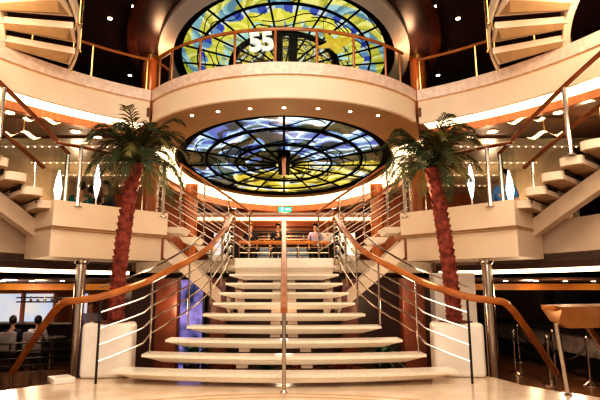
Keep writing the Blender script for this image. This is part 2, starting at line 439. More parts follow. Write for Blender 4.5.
obj('hub', boxo((-.13,12.6,ZD-.02), (.20,4.0,.12), bev=.02), M['black'], t)
obj('hub', boxo((.22,12.6,ZD-.02), (.22,4.0,.12), bev=.02), M['black'], t)

# hanging decorations on the upper level
def star():
    bm = B(); c = aty(338,43,9.9); v = []
    pts = [(-26,6),(-12,-1),(-16,-14),(-3,-5),(22,-10),(6,4),(-2,12),(-9,5)]
    A = [bm.verts.new(c+Vector((x*.019, 0, -y*.019))) for x, y in pts]; f = bm.faces.new(A)
    g = bmesh.ops.extrude_face_region(bm, geom=[f]); bmesh.ops.translate(bm, vec=(0,.05,0), verts=[q for q in g['geom'] if isinstance(q, bmesh.types.BMVert)])
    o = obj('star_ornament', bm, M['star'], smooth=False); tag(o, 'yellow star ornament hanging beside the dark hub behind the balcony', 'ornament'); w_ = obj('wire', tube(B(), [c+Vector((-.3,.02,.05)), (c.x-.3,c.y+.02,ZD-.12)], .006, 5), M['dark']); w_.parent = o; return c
sc = star()
cu = bpy.data.curves.new('numerals', 'FONT'); cu.body = '55'; cu.size = .60; cu.extrude = .04; cu.offset = .012; cu.align_x = 'CENTER'; cu.space_character = .88
to = bpy.data.objects.new('tmp', cu); C.objects.link(to); bpy.context.view_layer.update()
me = bpy.data.meshes.new_from_object(to.evaluated_get(bpy.context.evaluated_depsgraph_get())); bpy.data.objects.remove(to)
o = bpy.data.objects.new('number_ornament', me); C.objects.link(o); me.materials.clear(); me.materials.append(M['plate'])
p = aty(262, 50, 9.9); o.location = p; o.rotation_euler = (R(90), R(-5), R(0)); tag(o, 'white hanging number 55 ornament left of the dark hub', 'ornament')
w_ = obj('wire', tube(B(), [(-.25,.30,.01),(-.25,ZD-.12-p.z,.01)], .006, 5), M['dark']); w_.parent = o

# wood columns
for s in (-1, 1):
    t = thing('column', '%s tall round orange-brown wooden column beside the top stained glass' % side[s], 'column', (s*3.42,12.0,ZC))
    obj('shaft', lathe(B(), [(.2,0),(.2,ZD-ZC-.1)], (s*3.42,12.0,ZC+.0), 24), M['panel'], t)
    obj('capital', lathe(B(), [(.24,0),(.26,.09)], (s*3.42,12.0,ZD-.1), 24), M['brass'], t)
    for (x, y, w) in ((3.1,11.4,'near'), (2.75,14.6,'far')):
        t = thing('column', '%s brown wooden column on the middle deck, the %s one behind the stair rails' % (side[s], w), 'column', (s*x,y,ZB))
        obj('shaft', lathe(B(), [(.19,0),(.19,ZC-.17-ZB)], (s*x,y,ZB), 24), M['panel'], t)
        obj('base', lathe(B(), [(.22,0),(.22,.1),(.19,.12)], (s*x,y,ZB), 24), M['chrome'], t)

# ================================================================== MAIN STAIRCASE
HW = [2.19,1.90,1.66,1.43,1.25,1.14,1.08,1.02,.99,.97,.95]
SAG = [.30,.25,.19,.13,.09,.06,.04,.02,0,0,0]
YE = [6.60+.315*i for i in range(11)]
st = thing('staircase', 'wide central open staircase with pale stone treads fanning out at the bottom', 'staircase', (0,6.4,0))
def tread_bm(hw, ye, sag, z, dep=.40, th=.085):
    n = 24; bm = B(); rows = []
    for k in range(n+1):
        u = -1+2*k/n; x = u*hw; yf = ye-sag*(1-u*u); yb = yf+dep
        tip = 1-.0*abs(u); e = .16 if True else 0
        xi = x*(1-.28/hw)      # underside set in: bevelled ends
        rows.append([bm.verts.new(p) for p in ((x,yf,z), (x,yf+.002,z-.036), (x*.985,yf+.035,z-.042), (xi,yf+.075,z-th), (xi,yb,z-th), (x,yb,z))])
    for a, b in zip(rows, rows[1:]):
        for k in range(6): bm.faces.new((a[k], a[(k+1)%6], b[(k+1)%6], b[k]))
    bm.faces.new(rows[0]); bm.faces.new(rows[-1][::-1]); return bm
for i in range(11):
    obj('tread', tread_bm(HW[i], YE[i], SAG[i], .16*(i+1), dep=.36, th=.108), M['tread'], st, smooth=False)
for i in range(10):
    for sx in ((-.13,.13) if i > 1 else (-.55, .30)):
        y = YE[i+1]-SAG[i+1]+.2
        obj('support_block', boxo((sx, y, .16*(i+1)+.035), (.15,.12,.075)), M['cream'], st)
for s in (-1, 1):
    bm = B(); pts = [(s*(HW[i]-.36 if i < 7 else HW[i]-.2), YE[i]+.2, .16*(i+1)-.1) for i in range(6, 11)]
    pr = []
    for p in pts:
        pr.append([bm.verts.new((p[0]-.05,p[1],p[2])), bm.verts.new((p[0]+.05,p[1],p[2])), bm.verts.new((p[0]+.05,p[1],max(-.0,p[2]-.26))), bm.verts.new((p[0]-.05,p[1],max(-.0,p[2]-.26)))])
    for a, b in zip(pr, pr[1:]):
        for k in range(4): bm.faces.new((a[k], a[(k+1)%4], b[(k+1)%4], b[k]))
    bm.faces.new(pr[0]); bm.faces.new(pr[-1][::-1])
    obj('stringer', bm, M['cream'], st, smooth=False)
# closed risers at the top
for i in (9, 10):
    obj('riser_or_gap_shade', boxo((0, YE[i]+.1, .16*(i+1)-.13), (HW[i]*2-.1,.04,.16)), M['cream'], st)
# side railings
for s in (-1, 1):
    lower = [(3.98,7.65,-.03),(3.45,7.12,.48),(2.93,6.66,.96),(2.68,6.58,1.03),(2.38,6.62,1.08)]
    up = [(HW[i]+.05, YE[i]+.05, .16*(i+1)+.93) for i in range(1, 10)]
    tail = [(.97,9.65,2.52),(1.0,9.78,2.66)]
    top = [mir(s, p) for p in lower+up+tail]
    path = cat(top, 6); base = mir(s, (2.46,6.70,0))
    t = thing('stair_railing', '%s wooden handrail of the central staircase on thin chrome posts and rods' % side[s], 'railing', base)
    obj('handrail', tube(B(), path, .048, 10), M['wood'], t)
    p = path[0]; obj('post', tube(B(), [p-Vector((0,0,.82)), p], .02, 8), M['chrome'], t)
    run = cat([mir(s, p) for p in [(2.38,6.62,1.08)]+up+tail[:1]], 6)
    obj('post', tube(B(), [run[0]-Vector((0,0,1.08)), run[0]], .016, 8), M['dark'], t)
    for u in (.20,.40,.58,.74,.88,1.0):
        q = samp(run, u); obj('post', tube(B(), [q-Vector((0,0,.95 if u > .3 else 1.0)), q], .015, 8), M['chrome'], t)
    obj('rail_bar', tube(B(), cat([mir(-s, aty(a_x, a_y, Y)) for a_x, a_y, Y in ((100,287,7.9),(130,277,8.05),(160,264,8.3),(190,246,8.9),(204,233,9.3))], 5), .016, 6), M['chrome'], t)
    for fr in (.2,.4,.6,.8):
        obj('rail_bar', tube(B(), [samp(run, k/30)-Vector((0,0,fr*(1.02 if k < 6 else .93))) for k in range(31)], .012, 6), M['chrome'], t)
t = thing('stair_railing', 'straight wooden handrail running up the middle of the central staircase', 'railing', (0,6.05,0))
obj('handrail', tube(B(), [(0,6.02,.93),(0,6.2,1.0),(0,9.4,2.38),(0,9.6,2.46)], .042, 12), M['wood'], t)
obj('post', lathe(tube(B(), [(0,6.06,0),(0,6.06,.93)], .024, 12), [(.045,0),(.045,.01),(.026,.03)], (0,6.06,0), 14), M['chrome'], t)
for i in (4, 7, 10):
    obj('post', tube(B(), [(0,YE[i]+.15,.16*(i+1)),(0,YE[i]+.15,.16*(i+1)+.66)], .02, 10), M['chrome'], t)

# landing rail far back
L = [(-1.75,18.9,2.78),(-1.62,18.1,2.80),(-1.3,18,2.80),(1.3,18,2.80),(1.62,18.1,2.80),(1.75,18.9,2.78)]
path = cat(L, 4)
t = thing('railing', 'straight wooden topped chrome railing at the back of the landing', 'railing', (0,18,ZB))
obj('handrail', tube(B(), path, .07, 10), M['wood'], t)
for x in (-1.62,-.52,.52,1.62): obj('post', tube(B(), [(x,18.05,ZB),(x,18.05,2.80)], .03, 8), M['chrome'], t)
for z in (2.0,2.22,2.44,2.64): obj('rail_bar', tube(B(), [(-1.6,18.08,z),(1.6,18.08,z)], .018, 6), M['chrome'], t)
# nearer low chrome posts at landing sides
t = thing('bar_counter', 'long dark bar counter with chrome foot rails behind the landing railing', 'counter', (0,18.9,ZB))
obj('counter_front', boxo((0,19.0,2.3), (4.6,.4,1.05)), M['glass2'], t)
obj('counter_top', boxo((0,18.95,2.86), (4.8,.6,.07), bev=.02), M['barfront'], t)
for z in (2.98,3.1): obj('rail_bar', tube(B(), [(-2.2,18.7,z),(2.2,18.7,z)], .018, 6), M['chrome'], t)
t = thing('shelf_unit', 'dark shelf unit with bottles on the back wall behind the bar', 'shelf', (0,20.2,ZB))
obj('back_panel', boxo((0,20.38,3.1), (2.6,.08,.8)), M['dark'], t)
for z in (2.9,3.15,3.4): obj('shelf', boxo((0,20.25,z), (2.6,.22,.03)), M['panel'], t)
rb = random.Random(3)
bcol = [mat('bottle_%s' % n, c, .2) for n, c in (('green',(.03,.12,.04)),('amber',(.4,.14,.02)),('clear',(.6,.6,.6)),('red',(.3,.03,.02)))]
for q, z in enumerate((2.915,3.165)):
    for k in range(14):
        h = rb.uniform(.8,1.1); o = obj('bottle', lathe(B(), [(.035,0),(.037,.12*h),(.014,.16*h),(.014,.21*h)], (-1.15+k*.177,20.22,z), 8), bcol[(k*3+q) % 4])
        tag(o, 'small bottle standing on the shelf unit behind the bar', 'bottle', 'bottles behind the bar')
# exit sign
p = aty(285,209.5,17.4)
t = thing('exit_sign', 'small green lit running-man exit sign hanging over the bar', 'sign', p)
hs = obj('housing', boxo(p, (.50,.06,.2)), M['dark'], t); obj('hanger', tube(B(), [p, (p.x,p.y,ZC-.17)], .012, 6), M['dark'], t); fc_ = obj('face', boxo(p-Vector((0,.035,0)), (.46,.01,.16)), M['green'], hs)
bm = B(); box(bm, p+Vector((-.1,-.045,0)), (.05,.006,.11)); box(bm, p+Vector((-.1,-.045,.06)), (.04,.006,.04)); box(bm, p+Vector((.1,-.045,0)), (.16,.006,.03))
obj('symbol', bm, M['whiteglow'], t)
# lit picture panels on deck B back wall
for s, px in ((-1,222), (1,347), (1,330)):
    p = aty(px,230,19.9)
    t = thing('display_cabinet', 'lit shop display cabinet on the back wall, %s of the bar' % {222:'far left', 347:'right', 330:'just right'}[px], 'cabinet', (p.x,19.9,ZB))
    obj('frame', boxo((p.x,20.1,2.6), (.85 if px != 330 else .5,.2,1.66), bev=.01), M['dark'], t)
    obj('lit_panel', boxo((p.x,19.98,2.75), (.65 if px != 330 else .35,.02,1.2)), M['cove2'] if px != 222 else M['winglow'], t)

# ================================================================== SIDE BALCONIES
A0, A1, A2 = (3.48,7.46), (2.88,8.14), (2.09,8.92)
def arc3(n=10):
    pts = cat([(a[0],a[1],0) for a in (A0, (3.2,7.8), A1, (2.5,8.55), A2)], n//2)
    return [(p.x, p.y) for p in pts]
for s in (-1, 1):
    fr = [(s*x, y) for x, y in arc3()]; dd = -1 if s > 0 else 1
    bk = [(x+s*.85, y+.85) for x, y in fr]
    t = thing('balcony', '%s cream stair balcony behind the palm, carried on a chrome column' % side[s], 'balcony', (s*3.2,8.3,1.66))
    up = fr+bk[::-1]
    obj('upper_band', prism(B(), up, 2.12, 2.52), M['cream'], t)
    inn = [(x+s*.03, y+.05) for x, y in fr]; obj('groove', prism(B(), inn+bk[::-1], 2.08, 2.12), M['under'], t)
    inn = [(x+s*.07, y+.09) for x, y in fr]
    cx_ = s*3.2; inn = [(cx_+(x-cx_)*.95, y) for x, y in inn]
    bk2 = [(cx_+(x-cx_)*.95, y-.05) for x, y in bk]
    obj('lower_band', prism(B(), inn+bk2[::-1], 1.66, 2.08), M['cream'], t)
    # rails on the balcony
    top = [(s*x, y, 3.42) for x, y in ((3.56,7.5),(3.2,7.82),(2.88,8.16),(2.5,8.56),(2.12,8.93))]
    railing('balcony_railing', '%s balcony railing of clear glass with wooden rail and thick chrome posts' % side[s], top, .98, [.2,.96], [], rtop=.028, rpost=.035, glass=True, n=5, topm='woodshade')
    # chrome column
    c = (s*3.32, 8.25, ZA)
    t = thing('column', '%s slim polished chrome column under the stair balcony' % side[s], 'column', c)
    obj('shaft', lathe(B(), [(.085,.1),(.085,2.45)], c, 24), M['chrome'], t)
    obj('base', lathe(B(), [(.12,0),(.12,.06),(.085,.1)], c, 24), M['chrome'], t); obj('collar', lathe(B(), [(.085,2.42),(.11,2.46),(.11,2.51)], c, 24), M['chrome'], t)
    # ---- inner side stair: landing -> balcony
    t = thing('staircase', 'short %s flight of pale treads from the landing up to the stair balcony' % side[s], 'staircase', (s*1.5,9.8,ZB-.3))
    P0, P1 = Vector((1.22,10.15)), Vector((2.12,9.42))
    dirv = (P1-P0).normalized(); nrm = Vector((dirv.y, -dirv.x))       # toward viewer
    if nrm.y > 0: nrm = -nrm
    def tp(k): return P0+(P1-P0)*(k/3.6)
    for k, (px, py, Y) in enumerate(((228,269,9.75),(217,259,9.6),(204,250,9.45),(189,241,9.3),(174,231,9.15))):
        c = aty(px, py-3, Y); x, z = -c.x, c.z; bm = B(); a_1 = []; b_1 = []
        for dx, dy in ((-.18,0),(.18,0),(.18,.7),(-.18,.7)):
            a_1.append(bm.verts.new((s*(x+dx), Y+dy, z+.02))); b_1.append(bm.verts.new((s*(x+dx*.6), Y+.05+dy*.9, z-.085)))
        bm.faces.new(a_1); bm.faces.new(b_1[::-1])
        for j in range(4): bm.faces.new((a_1[j], b_1[j], b_1[(j+1)%4], a_1[(j+1)%4]))
        obj('tread', bm, M['tread'], t, smooth=False)
    for yo in (.25, .7):
        bm = B(); a = [(2.2,9.1,2.08),(1.0,9.45,.98),(1.0,9.45,.72),(2.2,9.1,1.74)]
        va = [bm.verts.new((s*x, y+yo-.2, z)) for x, y, z in a]; vb = [bm.verts.new((s*x, y+yo-.08, z)) for x, y, z in a]
        bm.faces.new(va); bm.faces.new(vb[::-1])
        for j in range(4): bm.faces.new((va[j], vb[j], vb[(j+1)%4], va[(j+1)%4]))
        obj('stringer', bm, M['cream'], t, smooth=False)
    for off, w in ((.5,'near'), (-.45,'far')):
        a = P0+nrm*off-dirv*.25; b = P0+nrm*off+dirv*1.3
        top = [(s*(a.x-.03), a.y+.1, 2.66), (s*a.x, a.y, 2.72), (s*(a.x+b.x)/2, (a.y+b.y)/2, 3.08), (s*b.x, b.y, 3.44)]
        railing('stair_railing', '%s short stair flight railing of chrome rods, %s side' % (side[s], w), top, 1.0, [.06,.36,.68,.98], [.16,.32,.48,.64,.8], rtop=.024, n=5, topm='wood')
    # ---- outer stair: balcony -> gallery
    tips = [(508,210),(512,197),(527,184),(541,170),(556,154),(571,138),(590,124)]
    P = [atz(a, b, 2.36+.16*i) for i, (a, b) in enumerate(tips)]
    P[0] = Vector((3.62,7.95,2.36))
    # regularise along a line/arc
    line = [Vector((3.50+.09*i+.006*i*i, 7.80-.27*i, 2.35+.16*i)) for i in range(15)]
    t = thing('staircase', 'long %s open flight of round-ended treads rising from the stair balcony to the gallery' % side[s], 'staircase', (s*3.6,7.8,2.2))
    for i, p in enumerate(line[:14]):
        ang = R(50-2.0*i)        # tread direction outward and away
        d = Vector((cos(ang), sin(ang))); nn = Vector((-d.y, d.x))
        Lh = 1.35; w0, w1 = .15, .19; bm = B(); outl = []
        for k in range(9):
            a = pi/2+pi*k/8; outl.append(Vector((p.x, p.y))+d*(.05+cos(a)*.05)+nn*sin(a)*w0)
        outl += [Vector((p.x, p.y))+d*Lh-nn*w1, Vector((p.x, p.y))+d*Lh+nn*w1]
        outl = [(s*v.x, v.y) for v in outl]
        prism(bm, outl, p.z-.12, p.z)
        obj('tread', bm, M['cream'], t)
        q0 = Vector((p.x, p.y))+d*.06; q1 = Vector((p.x, p.y))+d*Lh
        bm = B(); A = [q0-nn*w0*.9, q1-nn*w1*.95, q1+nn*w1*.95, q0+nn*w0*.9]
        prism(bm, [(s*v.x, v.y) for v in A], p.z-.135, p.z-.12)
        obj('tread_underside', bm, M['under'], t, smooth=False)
        bm = B(); q0 = q0+d*.12; A = [q0+nn*(w0-.035), q1+nn*(w1-.035), q1+nn*w1, q0+nn*w0]
        prism(bm, [(s*v.x, v.y) for v in A], p.z-.21, p.z-.135)
        obj('riser_or_gap_shade', bm, M['dark'], t, smooth=False)  # dark strip added as the shade of the open gap below the tread
    # stringer beam beneath
    bm = B(); rows = []
    for i in range(-1, 14):
        p = Vector((3.50+.09*i+.006*i*i, 7.80-.27*i, 2.35+.16*i)); d = Vector((cos(R(50-2*i)), sin(R(50-2*i)))); c = Vector((p.x, p.y))+d*.75
        rows.append([bm.verts.new((s*(c+d*a).x, (c+d*a).y, p.z+b)) for a, b in ((-.13,-.22),(.13,-.22),(.13,-.50),(-.13,-.50))])
    for a, b in zip(rows, rows[1:]):
        for k in range(4): bm.faces.new((a[k], a[(k+1)%4], b[(k+1)%4], b[k]))
    bm.faces.new(rows[0]); bm.faces.new(rows[-1][::-1]); obj('stringer', bm, M['cream'], t)
    # rails of outer stair
    near = [Vector((p.x-.02, p.y, p.z+.98)) for p in line[:13:2]]
    top = [(s*3.52,7.62,3.42)]+[(s*v.x, v.y, v.z) for v in near]
    railing('stair_railing', '%s long flight inner handrail of wood coloured as in shade on thick chrome posts' % side[s], top, 1.0, [.05,.36,.66,.95], [], rtop=.034, rpost=.035, glass=True, n=5, topm='woodshade')
    fv = []
    for i in range(0, 13, 2):
        p = line[i]; d = Vector((cos(R(50-2*i)), sin(R(50-2*i)))); c = Vector((p.x, p.y))+d*1.3
        fv.append((s*c.x, c.y, p.z+.98))
    railing('stair_railing', '%s long flight outer handrail of wood coloured as in shade, far side of the treads' % side[s], fv, 1.0, [.04,.34,.64,.95], [], rtop=.034, rpost=.022, n=5, topm='woodshade')
# ================================================================== UPPER STAIRS (gallery -> top)
for s in (-1, 1):
    t = thing('staircase', '%s winding stair of wedge-shaped treads rising from the gallery to the deck above' % side[s], 'staircase', (s*3.7,7.5,ZC))
    # pivot on outer side; treads sweep toward the viewer as they rise
    piv = Vector((4.9,6.55))
    for k in range(9):
        z = 4.80+.175*k
        a0 = R(140+15.5*k); da = R(15.0)      # far edge angle .. near edge angle
        ro, ri = 1.80, .78
        pf = [piv+Vector((cos(a0), sin(a0)))*r for r in (ri, ro)]; pn = [piv+Vector((cos(a0+da), sin(a0+da)))*r for r in (ri, ro)]
        bm = B()
        q = [(pf[0], z+.0), (pf[1], z+.0), (pn[1], z-.0), (pn[0], z-.0)]
        lo = [bm.verts.new((s*p.x, p.y, zz)) for p, zz in q]; hi = [bm.verts.new((s*p.x, p.y, zz+.10)) for p, zz in q]
        bm.faces.new(lo); bm.faces.new(hi[::-1])
        for j in range(4): bm.faces.new((lo[j], lo[(j+1)%4], hi[(j+1)%4], hi[j]))
        obj('tread', bm, M['cream'], t, smooth=False)
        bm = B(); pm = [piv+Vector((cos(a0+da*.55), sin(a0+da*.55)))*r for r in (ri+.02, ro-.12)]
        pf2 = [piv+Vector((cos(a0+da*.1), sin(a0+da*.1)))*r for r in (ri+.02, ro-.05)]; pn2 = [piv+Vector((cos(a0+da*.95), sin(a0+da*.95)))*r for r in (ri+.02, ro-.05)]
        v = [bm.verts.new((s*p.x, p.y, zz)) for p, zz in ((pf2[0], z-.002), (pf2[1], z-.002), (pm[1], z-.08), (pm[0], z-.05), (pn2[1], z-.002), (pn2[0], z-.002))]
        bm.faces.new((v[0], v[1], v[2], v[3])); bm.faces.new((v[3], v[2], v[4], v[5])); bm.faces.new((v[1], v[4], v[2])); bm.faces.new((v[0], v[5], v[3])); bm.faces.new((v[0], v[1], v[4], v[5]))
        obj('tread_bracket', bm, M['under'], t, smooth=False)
    def helix(r, z0, n=30, k0=-.3, k1=9):
        return [piv+Vector((cos(R(140+15.5*(k0+(k1-k0)*i/n))), sin(R(140+15.5*(k0+(k1-k0)*i/n)))))*r for i in range(n+1)], [z0+.175*(k0+(k1-k0)*i/n) for i in range(n+1)]
    for r, hgt, thk, nm, off in ((1.82,.22,.04,'outer_stringer',-.02), (.74,.34,.10,'inner_stringer',-.16)):
        pts, zz = helix(r, 4.80+off); pts2, _ = helix(r+thk, 4.80); bm = B(); rows = []
        for p, q, z in zip(pts, pts2, zz): rows.append([bm.verts.new((s*p.x,p.y,z)), bm.verts.new((s*q.x,q.y,z)), bm.verts.new((s*q.x,q.y,z+hgt)), bm.verts.new((s*p.x,p.y,z+hgt))])
        for a, b in zip(rows, rows[1:]):
            for k in range(4): bm.faces.new((a[k], a[(k+1)%4], b[(k+1)%4], b[k]))
        bm.faces.new(rows[0]); bm.faces.new(rows[-1][::-1]); obj(nm, bm, M['cream'], t)
    pts, zz = helix(1.87, 5.75, 8, -.2, 8)
    railing('stair_railing', '%s winding stair brass-posted rail along the wedge treads' % side[s], [(s*p.x, p.y, z) for p, z in zip(pts, zz)], 1.0, [0,.12,.25,.38,.51,.64], [.3,.6], rtop=.025, rpost=.014, postm='brass', n=4)

# ---- gallery railings
bt = [(x, y+.08, 5.37) for x, y in bow[1:-1:3]]
railing('gallery_railing', 'curved wooden rail with brown posts and glass on the middle bow balcony', bt, .62, [.02,.10,.235,.365,.5,.635,.765,.90,.98], [], rtop=.03, rpost=.022, postm='wood', glass=True, n=3)
for s in (-1, 1):
    e = [p for p in (la if s < 0 else ra) if p[1] > 7.3]
    if s < 0: e = e
    tp_ = [(x*1.02, y+.06, 5.37) for x, y in e[::3]]
    railing('gallery_railing', '%s gallery rail of glass and wood between the winding stair and the bow balcony' % side[s], tp_, .62, [.02,.5,.97], [], rtop=.028, rpost=.022, postm='brass', glass=True, n=3)

# ================================================================== PALMS + PLANTERS
def frond(p0, az, L, rise, droop, rnd):
    bm = B(); path = []
    for k in range(13):
        u = k/12; r = L*(u*1.0-.22*u**3*droop); z = rise*sin(u*pi*.5)*L-droop*L*u**2.6
        path.append(Vector((p0[0]+cos(az)*r, p0[1]+sin(az)*r, p0[2]+z)))
    tube(bm, path, [.014*(1-.8*k/12) for k in range(13)], 5)
    sd = Vector((-sin(az), cos(az), 0))
    N = 30
    for k in range(2, N):
        u = k/N; c = samp(path, u); tn = (samp(path, min(1, u+.03))-samp(path, u-.03)).normalized()
        ll = L*(.08+.21*sin(pi*min(1, u*1.02))**.7)*rnd.uniform(.85,1.1)*(1 if u < .8 else .8)
        for sg in (-1, 1):
            dv = (sd*sg*.66+tn*.75+Vector((0,0,rnd.uniform(-.35,.15)))).normalized(); w = tn*.0088
            tip = c+dv*ll+Vector((0,0,-.22*ll)); md = c+dv*ll*.5
            a, b, d, e, f = (bm.verts.new(x) for x in (c-w, c+w, md+w*1.3, tip, md-w*1.3))
            bm.faces.new((a, b, d, f)); bm.faces.new((f, d, e))
    return bm
def palm(s):
    pot = (-2.42,7.18) if s < 0 else (2.42,7.25)
    if s < 0: tr = [aty(116,328,7.15), aty(118,285,7.15), aty(123,240,7.0), aty(130,195,6.9), aty(137,163,6.9)]
    else: tr = [aty(455,325,7.25), aty(451,285,7.2), aty(445,240,7.05), aty(438,200,7.05), aty(431,168,7.05)]
    t = thing('palm_tree', '%s palm with dark green fronds and shaggy red-brown leaning trunk' % side[s], 'palm tree', tr[0])
    path = cat(tr, 7); n = len(path); rnd = random.Random(5+s)
    bm = tube(B(), path, [.105-.02*k/n+.008*((k*7) % 3-1) for k in range(n)], 14)
    for k in range(1, n-1):                          # overlapping leaf bases
        for j in range(6):
            a = 2*pi*(j+.5*(k % 2))/6+rnd.uniform(-.15,.15); d = Vector((cos(a), sin(a), 0)); tt = Vector((-sin(a), cos(a), 0)); r = .095-.015*k/n; c = path[k]
            v = [bm.verts.new(c+d*r*.8-tt*.055-Vector((0,0,.05))), bm.verts.new(c+d*r*.8+tt*.055-Vector((0,0,.05))), bm.verts.new(c+d*(r+.026)+tt*.025+Vector((0,0,.05))), bm.verts.new(c+d*(r+.026)-tt*.025+Vector((0,0,.05))), bm.verts.new(c+d*r*.7+Vector((0,0,.045)))]
            bm.faces.new((v[0], v[1], v[2], v[3])); bm.faces.new((v[3], v[2], v[4])); bm.faces.new((v[0], v[3], v[4])); bm.faces.new((v[1], v[2], v[4]))
    obj('trunk', bm, M['trunk'], t, smooth=False)
    top = path[-1]
    for k in range(38):
        az = k*2.399+rnd.uniform(-.2,.2); lv = k/37
        L = rnd.uniform(.72,.92)*(1 if lv > .2 else .8)
        rise = .12+1.0*(1-lv)**1.1+rnd.uniform(-.05,.08); droop = .42+.28*lv
        o = obj('frond', frond(top+Vector((0,0,.05*(1-lv))), az, L, rise, droop, rnd), M['leaf'] if rnd.random() < .8 else M['leaf2'], t, smooth=False)
    cx, cy = pot; w = .335
    p = thing('planter', '%s tall cream stone planter with rounded corners at the foot of the palm' % side[s], 'planter', (cx,cy,0))
    bm = B(); box(bm, (cx,cy,.36), (w*2,w*1.35,.72), rz=s*R(-8), bev=.06); obj('body', bm, M['planter'], p)
    obj('soil', lathe(B(), [(.22,0),(.24,.012),(.1,.03)], (cx,cy,.715), 18), M['soil'], p)
palm(-1); palm(1)
p = boxo((-2.86,6.72,.035), (.26,.3,.07), rz=R(40), bev=.01); o = obj('floor_ledge', p, M['planter']); tag(o, 'low pale stone ledge at the foot of the left planter', 'ledge')

# ================================================================== UNDER THE STAIRS
for s in (-1, 1):
    for x, y, w, k in ((1.95,8.6,.36,'outer'), (1.22,9.6,.30,'inner')):
        if s > 0 and k == 'outer': x = 2.15
        t = thing('marble_pier', '%s %s red-brown marble pier behind the central staircase' % (side[s], k), 'pier', (s*x,y,ZA))
        obj('shaft', boxo((s*x,y,ZA+1.1), (w,.3,2.2), bev=.015), M['redpanel'], t); obj('plinth', boxo((s*x,y,ZA+.06), (w+.06,.36,.12), bev=.01), M['dark'], t)
t = thing('wall_picture', 'tall glowing blue and violet picture behind the left side of the staircase', 'picture', (-1.66,9.9,ZA))
obj('frame', boxo((-1.95,9.95,.35), (.82,.06,2.1)), M['dark'], t); obj('image', boxo((-1.95,9.91,.4), (.74,.02,1.9)), M['bluepic'], t)
t = thing('wall_picture', 'narrow glowing blue picture strip behind the right side of the staircase', 'picture', (2.6,9.9,ZA))
obj('frame', boxo((2.42,9.45,.3), (.16,.06,1.8)), M['dark'], t); obj('image', boxo((2.42,9.41,.3), (.08,.02,1.6)), M['bluepic'], t)
struct('wall_stair', boxo((0,10.3,.25), (6.1,.2,2.3)), M['darkceil'], smooth=False)
t = thing('wall_pier', 'broad pale cream pier behind the right planter and palm trunk', 'pier', (3.0,9.0,ZA))
obj('shaft', boxo((2.98,9.0,ZA+1.15), (.72,.3,2.3), bev=.02), M['planter'], t); obj('plinth', boxo((2.98,9.0,ZA+.05), (.78,.36,.1), bev=.01), M['cream'], t)
# plants beneath
def shrub(x, y, z, h, n, m, label, seed):
    rnd = random.Random(seed); t = thing('potted_plant', label, 'plant', (x,y,ZA))
    obj('pot', lathe(B(), [(.10,0),(.15,z-ZA),(.13,z-ZA)], (x,y,ZA), 14), M['dark'], t)
    bm = B()
    for k in range(n):
        az = rnd.uniform(0, 6.28); L = h*rnd.uniform(.6,1.1); el = rnd.uniform(.5,1.4); pr = None
        d = Vector((cos(az)*cos(el), sin(az)*cos(el), sin(el))); sd = Vector((-sin(az), cos(az), 0))
        for q in range(6):
            u = q/5; c = Vector((x,y,z))+d*L*u-Vector((0,0,.5*L*u*u)); w = .03*sin(pi*(.12+.85*u))+.002
            cur = (bm.verts.new(c-sd*w), bm.verts.new(c+sd*w))
            if pr: bm.faces.new((pr[0], pr[1], cur[1], cur[0]))
            pr = cur
    obj('leaves', bm, m, t, smooth=False)
M['plantg'] = mat('plant_green', (.10,.20,.09), .4, col2=(.03,.07,.03)); M['flower'] = mat('red_flowers', (.55,.05,.04), .5, col2=(.1,.12,.04), scale=25)
for x, y, nm, m, sd in ((-1.6,9.0,'left of the staircase below the blue picture','plantg',1),(-.85,8.6,'under the left treads','flower',2),(-.3,8.7,'under the treads just left of the middle','plantg',3),(.35,8.65,'under the treads just right of the middle','flower',4),(.95,8.6,'under the right treads','flower',5),(1.7,8.95,'right of the staircase beside the pier','plantg',6)):
    shrub(x, y, ZA+(.75 if abs(x) > 1.5 else .6), .8 if abs(x) > 1.5 else .6, 60, M[m], 'leafy %s plant standing %s' % ('green' if m == 'plantg' else 'red flowering', nm), sd)

# ================================================================== LOWER LEFT LOUNGE
for s in (-1, 1):
    struct('ceiling_lounge_'+side[s], prism(B(), [(s*3.2,10.6),(s*12,9.2),(s*12,21),(s*3.2,21)], 1.36, 1.40), M['loungeceil'], smooth=False)
    struct('trim_%d' % (14 if s < 0 else 15), boxo((s*7.6,13.3,1.22), (8.4,.12,.17), rz=R(-13*s)), M['gold'], smooth=False)
struct('wall_lounge_left', boxo((-8,17.5,.25), (10,.2,2.2)), M['panel'], smooth=False)
for k, (x, w) in enumerate(((-9.6,1.3), (-8.3,.9), (-6.9,.45))):
    struct('window_%d' % (k+1), boxo((x,17.3,.45), (w,.06,1.1)), M['winglow'], smooth=False)
# glass rack
t = thing('glass_rack', 'dark hanging glass rack over the lounge bar at left', 'rack', (-6.6,14.6,.9))
bm = B()
for z in (.92,.80): box(bm, (-6.6,14.6,z), (2.0,.3,.03))
obj('frame', bm, M['dark'], t)
for k in range(9): obj('wine_glass', lathe(B(), [(.035,0),(.04,.05),(.008,.07),(.008,.12),(.03,.13)], (-7.4+k*.2,14.5,.82), 8), M['chrome'], t)
t = thing('bar_counter', 'dark lounge bar counter behind the seated guests at left', 'counter', (-6.2,15,ZA))
obj('counter_front', boxo((-6.0,15.2,-.35), (5,.4,1.0)), M['dark'], t); obj('counter_top', boxo((-6.0,15.1,.18), (5.2,.6,.06), bev=.02), M['barfront'], t)
